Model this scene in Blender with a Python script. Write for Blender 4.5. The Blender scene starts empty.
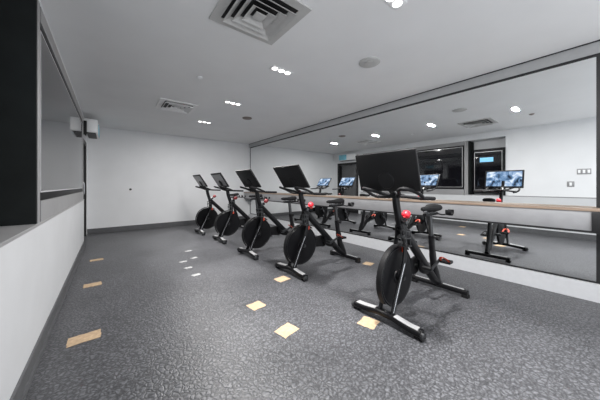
import bpy, bmesh, math, random
from mathutils import Vector, Matrix
PI = math.pi
S = bpy.context.scene
C = S.collection
random.seed(4)

# ---------------------------------------------------------------- camera
cam_d = bpy.data.cameras.new('camera'); cam = bpy.data.objects.new('camera', cam_d); C.objects.link(cam)
cam_d.sensor_width = 36; cam_d.sensor_fit = 'HORIZONTAL'; cam_d.lens = 240/600*36
cam_d.shift_y = -0.0242; cam_d.clip_start = 0.02
cam.location = (0, 0, 1.15); cam.rotation_euler = (PI/2, 0, -math.radians(38.4))
S.camera = cam
# ---------------------------------------------------------------- world: even grey fill, let in by leaving out the near wall
w = bpy.data.worlds.new('world'); S.world = w; w.use_nodes = True
w.node_tree.nodes['Background'].inputs[0].default_value = (0.93, 0.96, 1, 1)
w.node_tree.nodes['Background'].inputs[1].default_value = 1.45
S.view_settings.view_transform = 'Standard'; S.view_settings.look = 'None'
S.view_settings.gamma = 1; S.view_settings.use_curve_mapping = False
S.view_settings.exposure = 0.43
SPOT_W, AREA_W = 190, 31

# ---------------------------------------------------------------- materials
def mat(name, col, rough=0.5, metal=0, spec=0.5, noise=0.0, nscale=20, bump=0.0, bscale=60, coat=0, emit=0):
    m = bpy.data.materials.new(name); m.use_nodes = True
    nt = m.node_tree; b = nt.nodes['Principled BSDF']
    b.inputs['Base Color'].default_value = (*col, 1)
    b.inputs['Roughness'].default_value = rough; b.inputs['Metallic'].default_value = metal
    b.inputs['Specular IOR Level'].default_value = spec
    b.inputs['Coat Weight'].default_value = coat; b.inputs['Coat Roughness'].default_value = 0.1
    if emit:
        b.inputs['Emission Color'].default_value = (*col, 1); b.inputs['Emission Strength'].default_value = emit
    tc = nt.nodes.new('ShaderNodeTexCoord')
    if noise:
        n = nt.nodes.new('ShaderNodeTexNoise'); n.inputs['Scale'].default_value = nscale; n.inputs['Detail'].default_value = 4
        nt.links.new(tc.outputs['Object'], n.inputs['Vector'])
        r = nt.nodes.new('ShaderNodeValToRGB')
        r.color_ramp.elements[0].position = 0.3; r.color_ramp.elements[1].position = 0.7
        r.color_ramp.elements[0].color = (*[c*(1-noise) for c in col], 1)
        r.color_ramp.elements[1].color = (*[min(1, c*(1+noise)) for c in col], 1)
        nt.links.new(n.outputs['Fac'], r.inputs['Fac']); nt.links.new(r.outputs['Color'], b.inputs['Base Color'])
    if bump:
        n = nt.nodes.new('ShaderNodeTexNoise'); n.inputs['Scale'].default_value = bscale
        nt.links.new(tc.outputs['Object'], n.inputs['Vector'])
        bp = nt.nodes.new('ShaderNodeBump'); bp.inputs['Strength'].default_value = bump; bp.inputs['Distance'].default_value = 0.002
        nt.links.new(n.outputs['Fac'], bp.inputs['Height']); nt.links.new(bp.outputs['Normal'], b.inputs['Normal'])
    return m

M_wall = mat('white_paint', (0.74, 0.75, 0.765), 0.65, noise=0.02, nscale=3, bump=0.1)
M_loww = mat('pale_grey_paint', (0.56, 0.57, 0.585), 0.6, noise=0.03, nscale=3)
M_ceil = mat('ceiling_paint', (0.82, 0.825, 0.83), 0.8, noise=0.02, nscale=2)
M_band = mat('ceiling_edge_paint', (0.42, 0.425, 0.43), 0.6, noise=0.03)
M_line = mat('trim_black', (0.012, 0.012, 0.013), 0.5, noise=0.1)  # plain black for frames, edge strips, brackets and vent backing
M_ledge = mat('grey_sill_laminate', (0.27, 0.27, 0.275), 0.4, noise=0.05, nscale=6)
M_surr = mat('grey_surround_laminate', (0.25, 0.25, 0.255), 0.5, noise=0.05, nscale=6)
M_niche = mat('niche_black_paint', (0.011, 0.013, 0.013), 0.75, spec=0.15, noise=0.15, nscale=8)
M_base = mat('grey_rubber_skirting', (0.085, 0.087, 0.092), 0.5, noise=0.1)
M_basew = mat('white_skirting', (0.62, 0.63, 0.65), 0.45, noise=0.03)
M_vent = mat('vent_enamel', (0.52, 0.52, 0.51), 0.5, noise=0.03)
M_ventw = mat('vent_white_enamel', (0.85, 0.85, 0.85), 0.5, noise=0.03)
M_black = mat('black_enamel', (0.005, 0.005, 0.006), 0.3, spec=0.25, noise=0.1)
M_matte = mat('black_plastic', (0.008, 0.008, 0.009), 0.55, spec=0.25, noise=0.15, bump=0.1)
M_rub = mat('black_rubber', (0.009, 0.009, 0.010), 0.7, spec=0.25, noise=0.2)
M_steel = mat('polished_steel', (0.62, 0.63, 0.65), 0.25, metal=1, noise=0.04)
M_gun = mat('gunmetal', (0.10, 0.102, 0.105), 0.3, metal=1, noise=0.05)
M_red = mat('red_plastic', (0.75, 0.015, 0.03), 0.35, noise=0.05)
M_dred = mat('dull_red_plastic', (0.16, 0.012, 0.015), 0.45, noise=0.1)
M_orange = mat('orange_red_plastic', (0.62, 0.06, 0.02), 0.4, noise=0.05)
M_glossb = mat('glossy_black_back', (0.012, 0.012, 0.013), 0.5, spec=0.25, noise=0.08)
M_greyb = mat('grey_back_reflection', (0.30, 0.30, 0.31), 0.35, noise=0.06)  # pale wall reflection on a glossy screen back, put in as grey
M_tape = mat('tan_tape', (0.43, 0.31, 0.195), 0.7, noise=0.18, nscale=35)
M_white = mat('white_plastic', (0.85, 0.86, 0.87), 0.4, noise=0.02)
M_cyan = mat('pale_cyan_plastic', (0.22, 0.55, 0.68), 0.35, noise=0.2, nscale=7)
M_brown = mat('brown_grey_plastic', (0.22, 0.18, 0.16), 0.5, noise=0.05)
M_lamp = mat('lamp_lens', (1, 0.98, 0.95), 0.4, emit=4)
M_scrap = mat('worn_pale_tape', (0.30, 0.30, 0.30), 0.7, noise=0.4, nscale=40)
M_silver = mat('silver_trim_and_sheen', (0.62, 0.62, 0.63), 0.35, metal=0.5, noise=0.05)  # silver of the television trim, also painted sheen on the bike feet
M_alum = mat('brushed_aluminium_fascia', (0.36, 0.36, 0.37), 0.45, metal=0.35, noise=0.05, nscale=9)

def m_mirror():
    m = mat('mirror_glass', (0.86, 0.875, 0.875), 0.0, metal=1)
    return m
M_mirror = m_mirror()

def m_tv():
    m = mat('dark_glass_screen', (0.006, 0.006, 0.008), 0.04, spec=0.5)
    m.node_tree.nodes['Principled BSDF'].inputs['IOR'].default_value = 2.2
    return m
M_tv = m_tv()

def m_wood():
    m = mat('pale_oak', (0.42, 0.29, 0.19), 0.45)
    nt = m.node_tree; b = nt.nodes['Principled BSDF']
    tc = nt.nodes.new('ShaderNodeTexCoord'); mp = nt.nodes.new('ShaderNodeMapping')
    mp.inputs['Scale'].default_value = (30, 1.2, 30)
    n = nt.nodes.new('ShaderNodeTexNoise'); n.inputs['Scale'].default_value = 3; n.inputs['Detail'].default_value = 6
    r = nt.nodes.new('ShaderNodeValToRGB')
    r.color_ramp.elements[0].position = 0.3; r.color_ramp.elements[0].color = (0.24, 0.17, 0.125, 1)
    r.color_ramp.elements[1].position = 0.7; r.color_ramp.elements[1].color = (0.38, 0.29, 0.22, 1)
    nt.links.new(tc.outputs['Object'], mp.inputs[0]); nt.links.new(mp.outputs[0], n.inputs['Vector'])
    nt.links.new(n.outputs['Fac'], r.inputs['Fac']); nt.links.new(r.outputs[0], b.inputs['Base Color'])
    return m
M_wood = m_wood()

def m_floor():
    m = bpy.data.materials.new('textured_rubber_floor'); m.use_nodes = True
    nt = m.node_tree; N = nt.nodes; L = nt.links; b = N['Principled BSDF']
    tc = N.new('ShaderNodeTexCoord')
    wn = N.new('ShaderNodeTexNoise'); wn.inputs['Scale'].default_value = 14; wn.inputs['Detail'].default_value = 2
    L.new(tc.outputs['Object'], wn.inputs['Vector'])
    ad = N.new('ShaderNodeMix'); ad.data_type = 'RGBA'; ad.blend_type = 'ADD'; ad.inputs[0].default_value = 0.06
    L.new(tc.outputs['Object'], ad.inputs[6]); L.new(wn.outputs['Color'], ad.inputs[7])
    v = N.new('ShaderNodeTexVoronoi'); v.feature = 'DISTANCE_TO_EDGE'; v.inputs['Scale'].default_value = 36
    L.new(ad.outputs[2], v.inputs['Vector'])
    r = N.new('ShaderNodeValToRGB'); r.color_ramp.elements[0].position = 0.0; r.color_ramp.elements[1].position = 0.28
    r.color_ramp.elements[0].color = (0.040, 0.0405, 0.044, 1); r.color_ramp.elements[1].color = (0.105, 0.107, 0.116, 1)
    L.new(v.outputs['Distance'], r.inputs['Fac'])
    n2 = N.new('ShaderNodeTexNoise'); n2.inputs['Scale'].default_value = 1.3; n2.inputs['Detail'].default_value = 5
    L.new(tc.outputs['Object'], n2.inputs['Vector'])
    n3 = N.new('ShaderNodeTexNoise'); n3.inputs['Scale'].default_value = 75; n3.inputs['Detail'].default_value = 3
    L.new(tc.outputs['Object'], n3.inputs['Vector'])
    r3 = N.new('ShaderNodeMapRange'); r3.inputs[1].default_value = 0.3; r3.inputs[2].default_value = 0.7; r3.inputs[3].default_value = 0.55; r3.inputs[4].default_value = 1.45
    L.new(n3.outputs['Fac'], r3.inputs[0])
    r2 = N.new('ShaderNodeMapRange'); r2.inputs[1].default_value = 0.3; r2.inputs[2].default_value = 0.7; r2.inputs[3].default_value = 0.85; r2.inputs[4].default_value = 1.15
    L.new(n2.outputs['Fac'], r2.inputs[0])
    mu = N.new('ShaderNodeMath'); mu.operation = 'MULTIPLY'; L.new(r2.outputs[0], mu.inputs[0]); L.new(r3.outputs[0], mu.inputs[1])
    sc = N.new('ShaderNodeVectorMath'); sc.operation = 'SCALE'
    L.new(r.outputs['Color'], sc.inputs[0]); L.new(mu.outputs[0], sc.inputs['Scale'])
    L.new(sc.outputs[0], b.inputs['Base Color'])
    b.inputs['Roughness'].default_value = 0.36; b.inputs['Specular IOR Level'].default_value = 0.5
    bp = N.new('ShaderNodeBump'); bp.inputs['Strength'].default_value = 0.8; bp.inputs['Distance'].default_value = 0.02
    L.new(r.outputs['Color'], bp.inputs['Height']); L.new(bp.outputs['Normal'], b.inputs['Normal'])
    return m
M_floor = m_floor()

def m_display():
    m = bpy.data.materials.new('lit_display'); m.use_nodes = True
    nt = m.node_tree; N = nt.nodes; L = nt.links; b = N['Principled BSDF']
    tc = N.new('ShaderNodeTexCoord'); n = N.new('ShaderNodeTexNoise'); n.inputs['Scale'].default_value = 7; n.inputs['Detail'].default_value = 3
    n.inputs['Distortion'].default_value = 1.2
    L.new(tc.outputs['Object'], n.inputs['Vector'])
    r = N.new('ShaderNodeValToRGB'); cr = r.color_ramp
    cr.elements[0].position = 0.36; cr.elements[0].color = (0.01, 0.02, 0.04, 1)
    cr.elements[1].position = 0.66; cr.elements[1].color = (0.75, 0.82, 0.9, 1)
    e = cr.elements.new(0.47); e.color = (0.10, 0.2, 0.36, 1)
    e = cr.elements.new(0.56); e.color = (0.30, 0.42, 0.62, 1)
    L.new(n.outputs['Fac'], r.inputs['Fac'])
    b.inputs['Base Color'].default_value = (0.01, 0.01, 0.01, 1); b.inputs['Roughness'].default_value = 0.15
    L.new(r.outputs[0], b.inputs['Emission Color']); b.inputs['Emission Strength'].default_value = 1.0
    return m
M_disp = m_display()
M_blue = mat('blue_screen_reflection', (0.16, 0.42, 0.65), 0.3, emit=0.8, noise=0.3, nscale=9)  # glowing blue that imitates a lit screen reflected in the glass

# ---------------------------------------------------------------- mesh helpers
def bx(bm, x0, x1, y0, y1, z0, z1, bev=0.0):
    r = bmesh.ops.create_cube(bm, size=1)
    vs = r['verts']
    for v in vs:
        v.co = Vector(((x0+x1)/2 + v.co.x*(x1-x0), (y0+y1)/2 + v.co.y*(y1-y0), (z0+z1)/2 + v.co.z*(z1-z0)))
    if bev:
        es = list({e for v in vs for e in v.link_edges})
        bmesh.ops.bevel(bm, geom=es, offset=bev, segments=2, profile=0.5, affect='EDGES')

def sweep(bm, pts, rad, n=12, ref=(0, 1, 0), power=2.0, closed=False):
    """superellipse section swept along pts; rad = (along ref, across) or a list of them"""
    P = [Vector(p) for p in pts]; ref = Vector(ref); k = len(P)
    R = rad if isinstance(rad, list) else [rad]*k
    R = [(q, q) if not isinstance(q, tuple) else q for q in R]
    rings = []
    for i, p in enumerate(P):
        a = P[(i-1) % k] if (closed or i > 0) else P[i]
        c = P[(i+1) % k] if (closed or i < k-1) else P[i]
        t = (c-a).normalized()
        u = (ref - t*ref.dot(t))
        if u.length < 1e-4: u = Vector((1, 0, 0)) - t*t.x
        u.normalize(); v = t.cross(u)
        ring = []
        for j in range(n):
            th = 2*PI*j/n; cs, sn = math.cos(th), math.sin(th)
            a_ = math.copysign(abs(cs)**(2/power), cs); b_ = math.copysign(abs(sn)**(2/power), sn)
            ring.append(bm.verts.new(p + u*a_*R[i][0] + v*b_*R[i][1]))
        rings.append(ring)
    m = k if closed else k-1
    for i in range(m):
        A, B = rings[i], rings[(i+1) % k]
        for j in range(n):
            bm.faces.new((A[j], A[(j+1) % n], B[(j+1) % n], B[j]))
    if not closed:
        bm.faces.new(list(reversed(rings[0]))); bm.faces.new(rings[-1])

def smooth_path(pts, sub=5):
    P = [Vector(p) for p in pts]; out = []
    for i in range(len(P)-1):
        p0 = P[max(i-1, 0)]; p1 = P[i]; p2 = P[i+1]; p3 = P[min(i+2, len(P)-1)]
        for j in range(sub):
            t = j/sub
            out.append(0.5*((2*p1) + (p2-p0)*t + (2*p0-5*p1+4*p2-p3)*t*t + (3*p1-p0-3*p2+p3)*t**3))
    out.append(P[-1]); return out

def lathe(bm, prof, axis='z', c=(0, 0, 0), n=32):
    """prof: list of (radius, height) about axis"""
    rings = []
    c = Vector(c)
    for r, h in prof:
        ring = []
        for j in range(n):
            a = 2*PI*j/n; x, y = r*math.cos(a), r*math.sin(a)
            v = {'z': Vector((x, y, h)), 'y': Vector((x, h, y)), 'x': Vector((h, x, y))}[axis]
            ring.append(bm.verts.new(c+v))
        rings.append(ring)
    for A, B in zip(rings, rings[1:]):
        for j in range(n):
            bm.faces.new((A[j], A[(j+1) % n], B[(j+1) % n], B[j]))
    if prof[0][0] > 1e-4: bm.faces.new(list(reversed(rings[0])))
    if prof[-1][0] > 1e-4: bm.faces.new(rings[-1])

def new(): return bmesh.new()
def obj(name, bm, m, parent=None, loc=(0, 0, 0), smooth=True):
    bmesh.ops.remove_doubles(bm, verts=bm.verts, dist=1e-5)
    bmesh.ops.recalc_face_normals(bm, faces=bm.faces)
    me = bpy.data.meshes.new(name); bm.to_mesh(me); bm.free()
    if smooth:
        me.polygons.foreach_set('use_smooth', [True]*len(me.polygons))
        me.set_sharp_from_angle(angle=math.radians(35))
    me.materials.append(m)
    o = bpy.data.objects.new(name, me); C.objects.link(o); o.location = loc
    if parent: o.parent = parent
    return o
def tag(o, label, cat, group=None):
    o['label'] = label; o['category'] = cat
    if group: o['group'] = group
    return o
def thing(name, label, cat, loc=(0, 0, 0), rz=0, group=None):
    o = bpy.data.objects.new(name, None); C.objects.link(o); o.empty_display_size = 0.1
    o.location = loc; o.rotation_euler = (0, 0, rz)
    return tag(o, label, cat, group)
def struct(name, bm, m, parent=None):
    o = obj(name, bm, m, parent, smooth=False)
    if not parent: o['kind'] = 'structure'
    return o
def copy_tree(o, parent=None):
    c = o.copy(); C.objects.link(c)
    if parent: c.parent = parent
    for ch in [q for q in o.children]: copy_tree(ch, c)
    return c
def box_struct(name, m, *a, **k):
    bm = new(); bx(bm, *a, **k); return struct(name, bm, m)

# ================================================================= THE ROOM
CZ = 2.58; XL = -0.42; XF = -0.38; XR = 3.78; YB = 7.6; YN = -1.2
box_struct('floor', M_floor, -1.6, XR+0.3, YN, YB+0.3, -0.2, 0)
box_struct('ceiling', M_ceil, -1.6, XR+0.3, YN, YB+0.3, CZ, CZ+0.2)
box_struct('wall_back', M_wall, -1.6, XR+0.3, YB, YB+0.2, 0, CZ)
box_struct('wall_right', M_wall, XR, XR+0.2, YN, YB, 0, CZ)
box_struct('baseboard_back', M_base, XL, XR-0.03, YB-0.025, YB, 0, 0.115)
# left wall: solid beside the camera, niche, screen bay, door bay
bm = new()
bx(bm, -0.95, XL, YN, 1.55, 0, CZ)                 # beside the camera
bx(bm, -0.95, XL, 1.55, 6.2, 2.42, CZ)             # above the screens
bx(bm, -0.95, XL, 2.40, 6.2, 0.0, 2.42)            # behind the long screen
bx(bm, -0.95, XL-0.35, 1.55, 2.40, 0.0, 2.42)      # back of niche
bx(bm, -0.95, XL, 6.2, 7.35, 2.12, CZ)             # over the door
bx(bm, -0.95, XL, 7.35, YB, 0, CZ)
struct('wall_left', bm, M_wall)
# low projecting wall
bm = new(); bx(bm, -0.77, XF, 1.55, 6.05, 0, 0.875); bx(bm, XL, XF, YN, 1.55, 0, 0.875); struct('wall_left_low', bm, M_loww)
bm = new(); bx(bm, -0.77, XF+0.004, 1.555, 6.055, 0.875, 0.895, bev=0.003); bx(bm, XL, XF+0.004, YN, 1.55, 0.875, 0.895, bev=0.003)
struct('trim_1', bm, M_ledge)
bm = new(); bx(bm, XF, XF+0.012, YN, 6.05, 0, 0.115); bx(bm, XF+0.012, XF+0.022, YN, 6.05, 0.0, 0.03)
struct('baseboard_left', bm, M_base)
# niche lining (black cheeks and head) and grey surround of the long screen
bm = new()
bx(bm, -0.77, XF-0.002, 2.33, 2.36, 0.895, 2.40)
bx(bm, -0.77, XF-0.002, 1.55, 1.59, 0.895, 2.12)
struct('wall_niche_lining', bm, M_niche)
bm = new()
bx(bm, XL, XF, 2.36, 2.43, 0.895, 2.41); bx(bm, XL, XF, 2.46, 5.95, 0.895, 1.04)
bx(bm, XL, XF, 2.46, 5.95, 2.30, 2.41); bx(bm, XL, XF, 5.88, 5.95, 1.04, 2.30)
struct('trim_2', bm, M_surr)
# right wall: skirting, mirror, header line
box_struct('baseboard_right', M_basew, XR-0.03, XR, YN, YB, 0, 0.18)
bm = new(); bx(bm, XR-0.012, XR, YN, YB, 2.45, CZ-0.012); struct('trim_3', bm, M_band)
bm = new(); bx(bm, XR-0.018, XR, YN, YB, CZ-0.012, CZ); bx(bm, XR-0.02, XR, -0.06, YB-0.12, 2.425, 2.45)
struct('trim_4', bm, M_line)
# door in the left wall
door = bpy.data.objects.new('door_1', None); C.objects.link(door); door.location = (XL-0.1, 6.78, 0); door['kind'] = 'structure'
bm = new()
for a in ((-0.03, 0.10, -0.58, -0.50, 0, 2.12), (-0.03, 0.10, 0.49, 0.57, 0, 2.12), (-0.03, 0.10, -0.50, 0.49, 2.03, 2.12), (-0.02, 0.03, -0.5, 0.49, 0, 0.10), (-0.02, 0.03, -0.5, -0.42, 0.1, 2.03), (-0.02, 0.03, 0.41, 0.49, 0.1, 2.03)):
    bx(bm, *a)
obj('door_frame', bm, M_line, door, smooth=False)
bm = new(); bx(bm, -0.005, 0.005, -0.42, 0.41, 0.10, 2.03); obj('door_glass', bm, M_tv, door, smooth=False)
bm = new(); sweep(bm, smooth_path([(0.03, 0.36, 0.95), (0.07, 0.36, 0.97), (0.07, 0.36, 1.2), (0.03, 0.36, 1.22)]), 0.011); obj('door_handle', bm, M_steel, door)
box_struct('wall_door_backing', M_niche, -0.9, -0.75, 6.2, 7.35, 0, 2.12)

# ================================================================= SCREENS ON THE LEFT
t = thing('wall_screen', 'large flat black television set back inside the black-lined wall niche', 'television', (-0.64, 1.96, 1.5), 0)
bm = new(); bx(bm, -0.13, 0.0, -0.15, 0.15, -0.15, 0.15); obj('mount', bm, M_matte, t)
bm = new(); bx(bm, 0, 0.05, -0.365, 0.365, -0.56, 0.66, bev=0.006); obj('casing', bm, M_matte, t)
bm = new(); bx(bm, 0.05, 0.054, -0.345, 0.345, -0.53, 0.635); obj('screen', bm, M_tv, t)
bm = new()
for a in ((-0.31, -0.30, -0.48, 0.58), (0.30, 0.31, -0.48, 0.58), (-0.30, 0.30, -0.48, -0.47), (-0.30, 0.30, 0.57, 0.58)): bx(bm, 0.054, 0.057, *a)
obj('trim_strip', bm, M_silver, t)
bm = new(); bx(bm, 0.054, 0.056, -0.12, 0.18, 0.30, 0.42); obj('screen_reflection', bm, M_blue, t)['label'] = 'pale blue glowing patch standing in for a reflection in the upper corner'  # emissive patch in place of a reflection on the dark glass
t = thing('wall_screen', 'long glossy wall television above the grey sill, mirroring the ceiling and back wall', 'television', (XL, 4.17, 1.67), 0)
bm = new(); bx(bm, 0, 0.028, -1.71, 1.71, -0.63, 0.63, bev=0.004); obj('casing', bm, M_matte, t)
bm = new(); bx(bm, 0.028, 0.031, -1.66, 1.66, -0.56, 0.58); obj('screen', bm, M_tv, t)
bm = new()
for a in ((-1.67, -1.66, -0.57, 0.59), (1.66, 1.67, -0.57, 0.59), (-1.66, 1.66, -0.57, -0.56), (-1.66, 1.66, 0.58, 0.59)): bx(bm, 0.028, 0.033, *a)
obj('trim_strip', bm, M_silver, t)

# air unit over the door
t = thing('air_conditioner', 'white wall air unit with a cyan front panel, above the dark door', 'air conditioner', (XL, 6.66, 2.18))
bm = new(); bx(bm, 0.03, 0.23, -0.41, 0.41, 0.02, 0.28, bev=0.02); obj('casing', bm, M_white, t)
bm = new(); bx(bm, 0.228, 0.24, -0.02, 0.39, 0.04, 0.26, bev=0.004); obj('front_panel', bm, M_cyan, t)['label'] = 'cyan front panel'
bm = new(); bx(bm, 0.06, 0.20, -0.36, 0.36, 0.008, 0.024); obj('air_flap', bm, M_line, t)
bm = new(); bx(bm, 0, 0.07, -0.47, -0.405, -0.04, 0.22, bev=0.004); bx(bm, 0, 0.03, -0.405, 0.3, 0.05, 0.2); obj('bracket', bm, M_matte, t)

# wall peg on back wall
t = thing('wall_hook', 'tiny dark peg fixed to the empty white back wall', 'hook', (0.42, YB, 1.05))
bm = new(); lathe(bm, [(0.028, 0), (0.028, -0.006), (0.022, -0.01)], 'y'); obj('rose', bm, M_base, t)
bm = new(); lathe(bm, [(0.011, -0.01), (0.011, -0.035), (0.018, -0.04), (0.018, -0.05), (0.001, -0.054)], 'y', n=16); obj('peg', bm, M_line, t)
# switches on the left wall beside the camera (seen in the mirror)
def plate(name, label, y, z, wd, n, cat):
    t = thing(name, label, cat, (XL, y, z))
    bm = new(); bx(bm, 0, 0.008, -wd/2, wd/2, -0.06, 0.06, bev=0.003); obj('face_plate', bm, M_ledge, t)
    for i in range(n):
        yc = -wd/2 + wd*(i+0.5)/n
        bm = new(); bx(bm, 0.008, 0.014, yc-0.018, yc+0.018, -0.035, 0.035, bev=0.002); obj('rocker', bm, M_white, t)
plate('light_switch', 'wide grey three-gang switch plate seen reflected near the mirror end', 0.25, 1.45, 0.20, 3, 'switch')
plate('thermostat', 'small grey thermostat below and beside the wide switch plate, reflected', 0.44, 1.18, 0.11, 1, 'thermostat')

# ================================================================= MIRROR AND BARRE SHELF
t = thing('wall_mirror', 'wall-length mirror with a thin black frame above the white skirting', 'mirror', (XR, 3.75, 0.185))
bm = new(); bx(bm, -0.010, 0, -3.71, 3.73, 0.015, 2.24); obj('glass', bm, M_mirror, t, smooth=False)
bm = new(); bx(bm, -0.018, 0, -3.80, -3.71, 0, 2.24); bx(bm, -0.018, 0, -3.71, 3.73, 0, 0.015); bx(bm, -0.016, 0, 3.73, 3.75, 0, 2.24); obj('frame', bm, M_line, t, smooth=False)
t = thing('barre_shelf', 'long pale wood shelf rail with grey fascia running along the mirror', 'shelf', (XR-0.018, 3.6, 0.70))
bm = new(); bx(bm, -0.215, -0.03, -4.6, 3.93, 0.205, 0.232, bev=0.004); obj('wooden_top', bm, M_wood, t)['label'] = 'pale wooden top board'
bm = new(); bx(bm, -0.20, -0.185, -4.6, 3.93, 0.02, 0.205, bev=0.002); obj('fascia', bm, M_alum, t)
bm = new(); bx(bm, -0.205, -0.165, -4.6, 3.93, 0.0, 0.02); obj('lower_rail', bm, M_line, t)
for y in (-4.5, -3.62, -1.6, 0.4, 2.4, 3.8):
    bm = new(); bx(bm, -0.185, 0.0, y-0.02, y+0.02, 0.03, 0.205, bev=0.003); obj('bracket', bm, M_line, t)
bm = new(); bx(bm, -0.222, -0.196, -3.66, -3.535, 0.02, 0.20, bev=0.004); obj('end_plate', bm, M_line, t)['label'] = 'black joint plate'

# ================================================================= CEILING FITTINGS
def diffuser(x, y, label, m, size=0.62, lw=0.048):
    t = thing('ceiling_vent', label, 'vent', (x, y, CZ), 0, 'square ceiling air diffusers')
    h = size/2
    def ring(bm, a, b, z0, z1):
        for sx, sy in ((1, 0), (-1, 0), (0, 1), (0, -1)):
            if sx: q = [(sx*a, -a, z0), (sx*a, a, z0), (sx*b, b, z1), (sx*b, -b, z1)]
            else: q = [(-a, sy*a, z0), (a, sy*a, z0), (b, sy*b, z1), (-b, sy*b, z1)]
            lo = [bm.verts.new(p) for p in q]; up = [bm.verts.new((p[0], p[1], p[2]+0.004)) for p in q]
            bm.faces.new(lo); bm.faces.new(up)
            for i in range(4): bm.faces.new((lo[i], lo[(i+1) % 4], up[(i+1) % 4], up[i]))
    bm = new(); bx(bm, -h+0.02, h-0.02, -h+0.02, h-0.02, -0.004, -0.001); obj('backing', bm, M_line, t, smooth=False)
    bm = new(); ring(bm, h, h-0.075, -0.014, -0.010); ring(bm, h, h-0.002, -0.014, -0.004); obj('frame', bm, m, t, smooth=False)
    for a in (0.225, 0.165, 0.105):
        bm = new(); ring(bm, a, a-lw, -0.045, -0.010); obj('louvre', bm, m, t, smooth=False)
    bm = new(); bx(bm, -0.045, 0.045, -0.045, 0.045, -0.036, -0.028, bev=0.003); obj('centre_plate', bm, m, t)
diffuser(0.97, 1.77, 'large grey square ceiling vent nearest the camera', M_vent)
diffuser(0.95, 4.77, 'white square ceiling vent with dark slots, farther down the room', M_ventw, 0.60, 0.03)

def downlight(x, y, label):
    t = thing('downlight', label, 'ceiling light', (x, y, CZ), 0, 'triple recessed ceiling lights')
    bm = new(); bx(bm, -0.15, 0.15, -0.055, 0.055, -0.006, 0, bev=0.002); obj('trim_plate', bm, M_ceil, t)
    for dx in (-0.095, 0, 0.095):
        bm = new(); lathe(bm, [(0.034, -0.006), (0.034, -0.010), (0.028, -0.012), (0.001, -0.013)], 'z', (dx, 0, 0), n=20)
        obj('lamp', bm, M_lamp, t)
    ld = bpy.data.lights.new('spot', 'SPOT'); ld.energy = SPOT_W; ld.spot_size = math.radians(60); ld.spot_blend = 0.45
    ld.shadow_soft_size = 0.05; ld.color = (1, 0.98, 0.96)
    lo = bpy.data.objects.new('lamp_beam', ld); C.objects.link(lo); lo.parent = t; lo.location = (0, 0, -0.06)
    ad = bpy.data.lights.new('glow', 'AREA'); ad.shape = 'RECTANGLE'; ad.size = 0.26; ad.size_y = 0.07; ad.energy = AREA_W; ad.color = (1, 0.98, 0.96)
    ao = bpy.data.objects.new('lamp_glow', ad); C.objects.link(ao); ao.parent = t; ao.location = (0, 0, -0.03)
for y, l in ((-0.5, 'triple recessed ceiling light behind the camera'), (1.0, 'triple recessed ceiling light closest to the camera, at the top edge'),
             (2.48, 'triple recessed ceiling light second from the camera, beyond the grey vent'),
             (3.98, 'triple recessed ceiling light third from the camera'),
             (5.57, 'triple recessed ceiling light farthest from the camera, near the back wall')):
    downlight(1.67, y, l)

def disc(name, label, x, y, r, m, cat, group=None):
    t = thing(name, label, cat, (x, y, CZ), 0, group)
    bm = new(); lathe(bm, [(r, 0), (r, -0.008), (r*0.9, -0.016), (r*0.55, -0.018)], 'z'); obj('housing', bm, m, t)
    bm = new(); lathe(bm, [(r*0.5, -0.018), (r*0.5, -0.024), (r*0.1, -0.026)], 'z', n=24); obj('grille', bm, m, t)
disc('ceiling_speaker', 'round flush grey ceiling speaker above the nearest bikes', 2.36, 1.68, 0.12, M_vent, 'ceiling speaker', 'round ceiling speakers')
disc('ceiling_speaker', 'round flush brownish ceiling speaker near the far end of the mirror', 2.28, 4.68, 0.10, M_brown, 'ceiling speaker', 'round ceiling speakers')
disc('sprinkler', 'tiny pale ceiling sprinkler between the two vents', 0.93, 3.3, 0.035, M_white, 'sprinkler')
disc('smoke_detector', 'small dark ceiling detector seen reflected beside a lamp', 0.94, 0.88, 0.04, M_brown, 'detector')

# ================================================================= FLOOR TAPES
def tape(pts, label, m=M_tape, group='tan tape marks on the floor', name='floor_tape'):
    bm = new(); cx = sum(p[0] for p in pts)/4; cy = sum(p[1] for p in pts)/4
    lo, up = [], []
    per = []
    for i in range(4):
        a = Vector(pts[i]); b = Vector(pts[(i+1) % 4])
        for k in range(6):
            q = a.lerp(b, k/6)
            per.append((q.x-cx+random.uniform(-.004, .004), q.y-cy+random.uniform(-.004, .004)))
    lo = [bm.verts.new((x, y, 0.0)) for x, y in per]; up = [bm.verts.new((x, y, 0.0022)) for x, y in per]
    n = len(per); bm.faces.new(lo); bm.faces.new(up)
    for i in range(n): bm.faces.new((lo[i], lo[(i+1) % n], up[(i+1) % n], up[i]))
    o = obj(name, bm, m, None, (cx, cy, 0.0), smooth=False)
    return tag(o, label, 'tape', group)
def rect(x, y, w_, d_, a=0):
    c, s = math.cos(a), math.sin(a)
    return [(x+c*u-s*v, y+s*u+c*v) for u, v in ((-w_/2, -d_/2), (w_/2, -d_/2), (w_/2, d_/2), (-w_/2, d_/2))]
tape(rect(-0.15, 2.43, 0.19, 0.13, 0.05), 'tan tape strip by the left wall, the one closest to the camera')
tape(rect(-0.155, 3.67, 0.16, 0.12, 0.05), 'tan tape strip by the left wall, the middle of three')
tape(rect(-0.16, 4.86, 0.16, 0.11, 0.05), 'tan tape strip by the left wall, farthest toward the back wall')
tape(rect(1.10, 1.56, 0.16, 0.13, 0.2), 'tan tape square lying alone in the open floor, nearer the camera')
tape(rect(1.10, 2.06, 0.14, 0.13, 0.1), 'smaller tan tape square in the open floor, behind the nearer one')
tape(rect(1.66, 2.45, 0.16, 0.14, 0.1), 'tan tape square under the front foot of the second bike')
tape(rect(1.70, 1.22, 0.15, 0.14, 0.2), 'tan tape square beside the front foot of the nearest bike')
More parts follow.
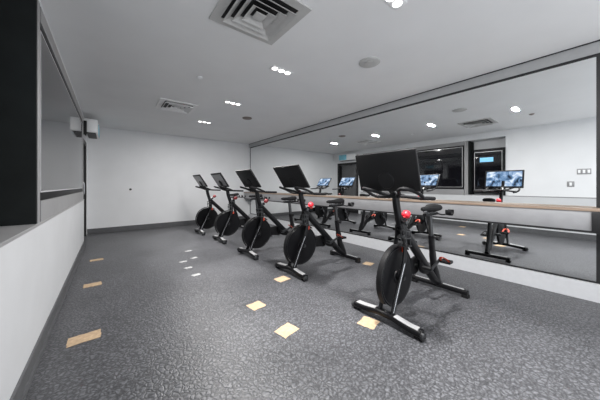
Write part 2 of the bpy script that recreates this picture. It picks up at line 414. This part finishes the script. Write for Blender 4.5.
tape(rect(2.98, 2.14, 0.14, 0.13, 0.2), 'tan tape square behind the rear foot of the second bike')
for x, y, l in ((1.08, 4.52, 'farthest'), (1.05, 4.03, 'second farthest'), (0.87, 3.93, 'leftmost, middle'), (0.86, 3.6, 'second nearest'), (0.87, 3.25, 'nearest')):
    tape(rect(x, y, 0.10, 0.07, 0.3), 'small white scrap of tape on open floor, %s of the white ones' % l, M_scrap, 'small white tape scraps on the floor', 'tape_scrap')

# ================================================================= EXERCISE BIKES
# local frame: x = 0 at the front foot, growing toward the rear; y across; z up
def build_bike():
    t = thing('exercise_bike', 'x', 'exercise bike', (0, 0, 0), 0, 'row of black indoor bikes')
    # front foot: low arched bar
    bm = new(); sweep(bm, smooth_path([(0.0, -0.305, 0.045), (-0.004, -0.2, 0.05), (0.004, -0.07, 0.066), (0.004, 0.07, 0.066), (-0.004, 0.2, 0.05), (0.0, 0.305, 0.045)]), (0.036, 0.024), ref=(1, 0, 0), power=4, n=16)
    fs = obj('front_stabilizer', bm, M_black, t)
    for sy in (-1, 1):
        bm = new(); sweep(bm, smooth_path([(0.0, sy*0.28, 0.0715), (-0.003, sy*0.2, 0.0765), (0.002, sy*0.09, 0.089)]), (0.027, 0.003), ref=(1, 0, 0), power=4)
        obj('sheen_strip', bm, M_silver, fs)['label'] = 'silver strip standing in for lamp sheen on the black foot'  # lamp highlight on the black bar, made as a silver strip
    for sy in (-1, 1):
        bm = new(); bx(bm, -0.03, 0.03, sy*0.285-0.028, sy*0.285+0.028, 0.0, 0.024, bev=0.004); obj('rubber_foot', bm, M_rub, fs)
        bm = new(); lathe(bm, [(0.026, sy*0.306), (0.03, sy*0.31), (0.03, sy*0.326), (0.024, sy*0.33)], 'y', (-0.012, 0, 0.036), n=20); lathe(bm, [(0.008, sy*0.326), (0.008, sy*0.336)], 'y', (-0.012, 0, 0.036), n=12)
        obj('transport_wheel', bm, M_gun, fs)
    bm = new(); sweep(bm, [(1.05, -0.285, 0.05), (1.05, 0.285, 0.05)], (0.034, 0.024), ref=(1, 0, 0), power=4, n=16)
    rs = obj('rear_stabilizer', bm, M_black, t)
    for sy in (-1, 1):
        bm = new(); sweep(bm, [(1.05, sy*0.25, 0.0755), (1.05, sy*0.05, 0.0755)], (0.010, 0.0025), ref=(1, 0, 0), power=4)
        obj('sheen_strip', bm, M_silver, rs)  # same modelled highlight along the rear bar
    for sy in (-1, 1):
        bm = new(); bx(bm, 1.02, 1.08, sy*0.262-0.03, sy*0.262+0.03, 0.0, 0.028, bev=0.004); obj('rubber_foot', bm, M_rub, rs)
    # frame: head beam -> bottom -> rear foot, seat tube
    bm = new()
    sweep(bm, smooth_path([(0.235, 0, 0.80), (0.36, 0, 0.68), (0.55, 0, 0.50), (0.76, 0, 0.30), (0.92, 0, 0.15), (1.05, 0, 0.07)]), (0.030, 0.042), power=3, n=16)
    sweep(bm, smooth_path([(1.02, 0, 0.09), (0.95, 0, 0.25), (0.90, 0, 0.45), (0.87, 0, 0.62)]), [(0.028, 0.060)]*5+[(0.027, 0.045)]*5+[(0.026, 0.034)]*6, power=3, n=16)
    sweep(bm, smooth_path([(0.62, 0, 0.42), (0.66, 0, 0.30), (0.80, 0, 0.26)]), (0.024, 0.034), power=3, n=14)
    obj('frame', bm, M_black, t)
    # fork struts either side of the flywheel
    for sy in (-1, 1):
        bm = new()
        sweep(bm, smooth_path([(0.015, sy*0.058, 0.075), (0.08, sy*0.060, 0.24), (0.20, sy*0.058, 0.47), (0.25, sy*0.040, 0.66), (0.225, sy*0.018, 0.80)]), (0.012, 0.026), power=3, n=14)
        f = obj('fork_strut', bm, M_black, t)
        bm = new(); sweep(bm, smooth_path([(0.010, sy*0.072, 0.10), (0.075, sy*0.0745, 0.25), (0.19, sy*0.0725, 0.47)]), (0.0035, 0.006), n=8)
        obj('strut_highlight', bm, M_steel, f)  # bright strip modelled as the highlight along the black fork
    # flywheel
    fc = (0.18, 0, 0.345)
    bm = new(); lathe(bm, [(0.240, -0.012), (0.250, -0.018), (0.258, -0.012), (0.258, 0.012), (0.250, 0.018), (0.240, 0.012), (0.21, 0.007), (0.07, 0.007), (0.06, 0.02), (0.03, 0.022), (0.001, 0.022)], 'y', fc, n=56)
    lathe(bm, [(0.240, -0.012), (0.21, -0.007), (0.07, -0.007), (0.06, -0.02), (0.03, -0.022), (0.001, -0.022)], 'y', fc, n=56)
    fw = obj('flywheel', bm, M_black, t)
    bm = new(); lathe(bm, [(0.02, -0.075), (0.02, 0.075)], 'y', fc, n=18); lathe(bm, [(0.034, -0.04), (0.034, -0.024)], 'y', fc, n=18); obj('axle', bm, M_gun, fw)
    # arc guard over the flywheel
    pts = [(fc[0]+0.275*math.cos(a), 0, fc[2]+0.275*math.sin(a)) for a in [math.radians(d) for d in range(50, 226, 10)]]
    bm = new(); sweep(bm, pts, (0.024, 0.007), power=4, n=12); obj('flywheel_guard', bm, M_matte, t)
    # belt housing
    bm = new()
    lathe(bm, [(0.085, 0.052), (0.09, 0.058), (0.09, 0.074), (0.082, 0.082), (0.001, 0.084)], 'y', (0.64, 0, 0.33), n=32)
    sweep(bm, [(0.64, 0.066, 0.33), (0.18, 0.066, 0.345)], [(0.014, 0.088), (0.014, 0.045)], power=4, n=14)
    obj('belt_cover', bm, M_matte, t)
    # crank and pedals
    bm = new(); lathe(bm, [(0.022, -0.105), (0.022, 0.105)], 'y', (0.64, 0, 0.33), n=18); obj('crank_axle', bm, M_gun, t)
    for sy in (-1, 1):
        ang = math.radians(22) if sy < 0 else math.radians(202)
        ex, ez = 0.64+0.17*math.cos(ang), 0.33+0.17*math.sin(ang)
        bm = new(); sweep(bm, [(0.64, sy*0.10, 0.33), ((0.64+ex)/2, sy*0.105, (0.33+ez)/2), (ex, sy*0.112, ez)], [(0.010, 0.02), (0.009, 0.014), (0.010, 0.017)], power=3); ca = obj('crank_arm', bm, M_gun, t)
        bm = new()
        for dx in (-0.038, 0.034): bx(bm, ex+dx, ex+dx+0.010, sy*0.175-0.045, sy*0.175+0.045, ez-0.014, ez+0.014, bev=0.003)
        for dy in (-0.045, 0.0, 0.040): bx(bm, ex-0.038, ex+0.044, sy*0.175+dy, sy*0.175+dy+0.006, ez-0.012, ez+0.012)
        lathe(bm, [(0.009, min(sy*0.11, sy*0.21)), (0.009, max(sy*0.11, sy*0.21))], 'y', (ex, 0, ez), n=12)
        pd = obj('pedal', bm, M_matte, ca)
        bm = new(); sweep(bm, smooth_path([(ex-0.035, sy*0.215, ez+0.012), (ex-0.075, sy*0.20, ez+0.045), (ex-0.085, sy*0.175, ez+0.055), (ex-0.075, sy*0.15, ez+0.045), (ex-0.035, sy*0.135, ez+0.012)]), (0.012, 0.003), n=8)
        obj('toe_clip', bm, M_orange if sy < 0 else M_matte, pd)
    bm = new(); bx(bm, 0.245, 0.30, -0.035, 0.035, 0.545, 0.60, bev=0.012); obj('brake_housing', bm, M_orange, t)['label'] = 'orange-red brake housing'
    # head post, handlebar
    bm = new(); sweep(bm, smooth_path([(0.30, 0, 0.70), (0.235, 0, 0.80), (0.185, 0, 0.95), (0.165, 0, 1.06)]), (0.026, 0.034), power=3, n=16); hp = obj('handlebar_post', bm, M_black, t)
    bm = new(); lathe(bm, [(0.006, -0.075), (0.022, -0.07), (0.024, -0.055), (0.010, -0.045), (0.010, -0.02)], 'y', (0.235, 0, 0.82), n=18); obj('height_knob', bm, M_gun, hp)
    bm = new()
    for sy in (-1, 1):
        sweep(bm, smooth_path([(0.16, 0, 1.055), (0.17, sy*0.08, 1.055), (0.20, sy*0.20, 1.045), (0.16, sy*0.235, 1.06), (0.06, sy*0.225, 1.10), (-0.04, sy*0.19, 1.125), (-0.02, sy*0.13, 1.11), (0.10, sy*0.07, 1.075), (0.15, 0, 1.065)]), 0.0145, n=10, ref=(0.3, 0, 1))
        sweep(bm, smooth_path([(0.20, sy*0.20, 1.045), (0.30, sy*0.225, 1.04), (0.42, sy*0.215, 1.035)]), 0.017, n=10, ref=(0.3, 0, 1))
    bx(bm, 0.12, 0.24, -0.05, 0.05, 1.04, 1.075, bev=0.012)
    hb = obj('handlebar', bm, M_rub, t)
    bm = new(); sweep(bm, [(0.29, 0, 0.83), (0.325, 0, 0.865)], 0.012, n=10); sweep(bm, smooth_path([(0.325, 0, 0.855), (0.335, 0, 0.868), (0.36, 0, 0.893), (0.37, 0, 0.905)], 2), [0.02, 0.03, 0.036, 0.036, 0.036, 0.03, 0.018], n=20)
    obj('resistance_knob', bm, M_red, t)['label'] = 'round red resistance knob'
    bm = new(); sweep(bm, [(0.22, 0, 0.80), (0.31, 0, 0.84)], (0.022, 0.022), power=3); obj('knob_bracket', bm, M_black, t)
    # bottle cage
    bm = new()
    for z in (0.70, 0.76):
        pts = [(0.18+0.038*math.cos(a), 0.0+0.038*math.sin(a)-0.085, z) for a in [k*PI/6 for k in range(12)]]
        sweep(bm, pts, 0.004, n=6, ref=(0, 0, 1), closed=True)
    for a in (0.5, 2.1, 3.7, 5.3): sweep(bm, [(0.18+0.038*math.cos(a), -0.085+0.038*math.sin(a), 0.63), (0.18+0.038*math.cos(a), -0.085+0.038*math.sin(a), 0.765)], 0.004, n=6, ref=(1, 0, 0))
    bx(bm, 0.14, 0.22, -0.12, -0.045, 0.625, 0.632); bx(bm, 0.16, 0.25, -0.05, -0.02, 0.69, 0.71)
    obj('bottle_holder', bm, M_gun, t)
    # seat post, slider, saddle
    bm = new(); sweep(bm, [(0.875, 0, 0.58), (0.845, 0, 0.835)], (0.020, 0.026), power=3, n=14); sp = obj('seat_post', bm, M_gun, t)
    bm = new(); sweep(bm, [(0.72, 0, 0.845), (1.0, 0, 0.845)], (0.018, 0.016), power=4, n=14); obj('seat_slider', bm, M_black, sp)
    bm = new(); lathe(bm, [(0.010, -0.025), (0.010, -0.05), (0.024, -0.055), (0.024, -0.08), (0.008, -0.085)], 'y', (0.87, 0, 0.60), n=18); obj('adjust_lever', bm, M_matte, sp)
    bm = new()
    secs = [(0.66, 0.012, 0.012, 0.905), (0.69, 0.024, 0.022, 0.908), (0.76, 0.028, 0.026, 0.906), (0.82, 0.042, 0.030, 0.904), (0.88, 0.072, 0.036, 0.906), (0.93, 0.086, 0.038, 0.912), (0.96, 0.080, 0.034, 0.916), (0.975, 0.05, 0.02, 0.915)]
    sweep(bm, smooth_path([(a, 0, z) for a, _, _, z in secs], 3),
          [(secs[min(i//3, 7)][1]*(1-(i % 3)/3)+secs[min(i//3+1, 7)][1]*(i % 3)/3, secs[min(i//3, 7)][2]*(1-(i % 3)/3)+secs[min(i//3+1, 7)][2]*(i % 3)/3) for i in range(22)], power=2.3, n=20)
    sd = obj('saddle', bm, M_rub, t)
    bm = new()
    for sy in (-1, 1): sweep(bm, smooth_path([(0.72, sy*0.012, 0.89), (0.76, sy*0.022, 0.865), (0.88, sy*0.024, 0.865), (0.93, sy*0.04, 0.885)]), 0.004, n=6)
    obj('saddle_rail', bm, M_steel, sd)
    # weight holders behind the saddle
    bm = new()
    for sy in (-1, 1):
        sweep(bm, smooth_path([(0.99, sy*0.01, 0.845), (1.04, sy*0.05, 0.83), (1.07, sy*0.085, 0.84)]), 0.008, n=8)
        pts = [(1.09+0.040*math.cos(a), sy*0.10, 0.865+0.040*math.sin(a)) for a in [math.radians(d) for d in range(150, 400, 20)]]
        sweep(bm, pts, (0.03, 0.004), n=8, power=4)
    obj('weight_holder', bm, M_matte, t)
    # screen arm and screen (origin at the tilt joint)
    bm = new(); sweep(bm, smooth_path([(0.155, 0, 1.06), (0.10, 0, 1.10), (0.06, 0, 1.16), (0.035, 0, 1.23)]), (0.024, 0.015), power=3, n=12); obj('screen_arm', bm, M_black, t)
    J = (0.015, 0, 1.245)
    bm = new(); bx(bm, -0.015, 0.009, -0.28, 0.28, -0.145, 0.19, bev=0.007); sc = obj('tablet_screen', bm, M_glossb, t, J)
    bm = new(); bx(bm, 0.009, 0.0115, -0.27, 0.27, -0.133, 0.18); obj('bezel', bm, M_tv, sc)
    bm = new(); bx(bm, 0.0115, 0.013, -0.255, 0.255, -0.115, 0.165); obj('display', bm, M_disp, sc)['label'] = 'lit blue and white workout picture'
    bm = new(); lathe(bm, [(0.075, -0.015), (0.07, -0.024), (0.055, -0.028), (0.001, -0.029)], 'x', (0, 0, -0.05), n=28); obj('back_hub', bm, M_glossb, sc)
    return t
proto = build_bike()
bikes = [
    (1.82, 1.14, 0.0, 'black exercise bike closest to the camera, with the widest-looking dark screen', 15),
    (1.85, 2.53, 0.0, 'black exercise bike second from the camera, tilted dark screen against the back wall', 34),
    (1.78, 3.63, 0.0, 'black exercise bike in the middle of the row of five, tilted dark screen', 34),
    (1.78, 4.92, 0.0, 'black exercise bike fourth from the camera, thin screen with a grey painted reflection on its back', 33),
    (1.70, 6.02, 0.0, 'black exercise bike farthest from the camera, nearest the white back wall', 33),
]
allb = [proto] + [copy_tree(proto) for _ in bikes[1:]]
for i, (t, (x, y, rz, lab, tilt)) in enumerate(zip(allb, bikes)):
    t.location = (x, y, 0); t.rotation_euler = (0, 0, rz); t['label'] = lab
    for ch in t.children:
        if i >= 2 and ch.name.startswith('resistance_knob'):
            ch.data = ch.data.copy(); ch.data.materials[0] = M_dred; ch['label'] = 'dull dark red resistance knob'
        if ch.name.startswith('tablet_screen'):
            ch.rotation_euler = (0, -math.radians(tilt), 0)
            if i >= 3:
                bm = new(); bx(bm, -0.017, -0.0152, -0.25, 0.25, -0.11, 0.16); obj('back_reflection', bm, M_greyb, ch)['label'] = 'pale grey panel standing in for the wall reflected in the back'  # grey sheet paints the reflected wall onto the two farthest screens
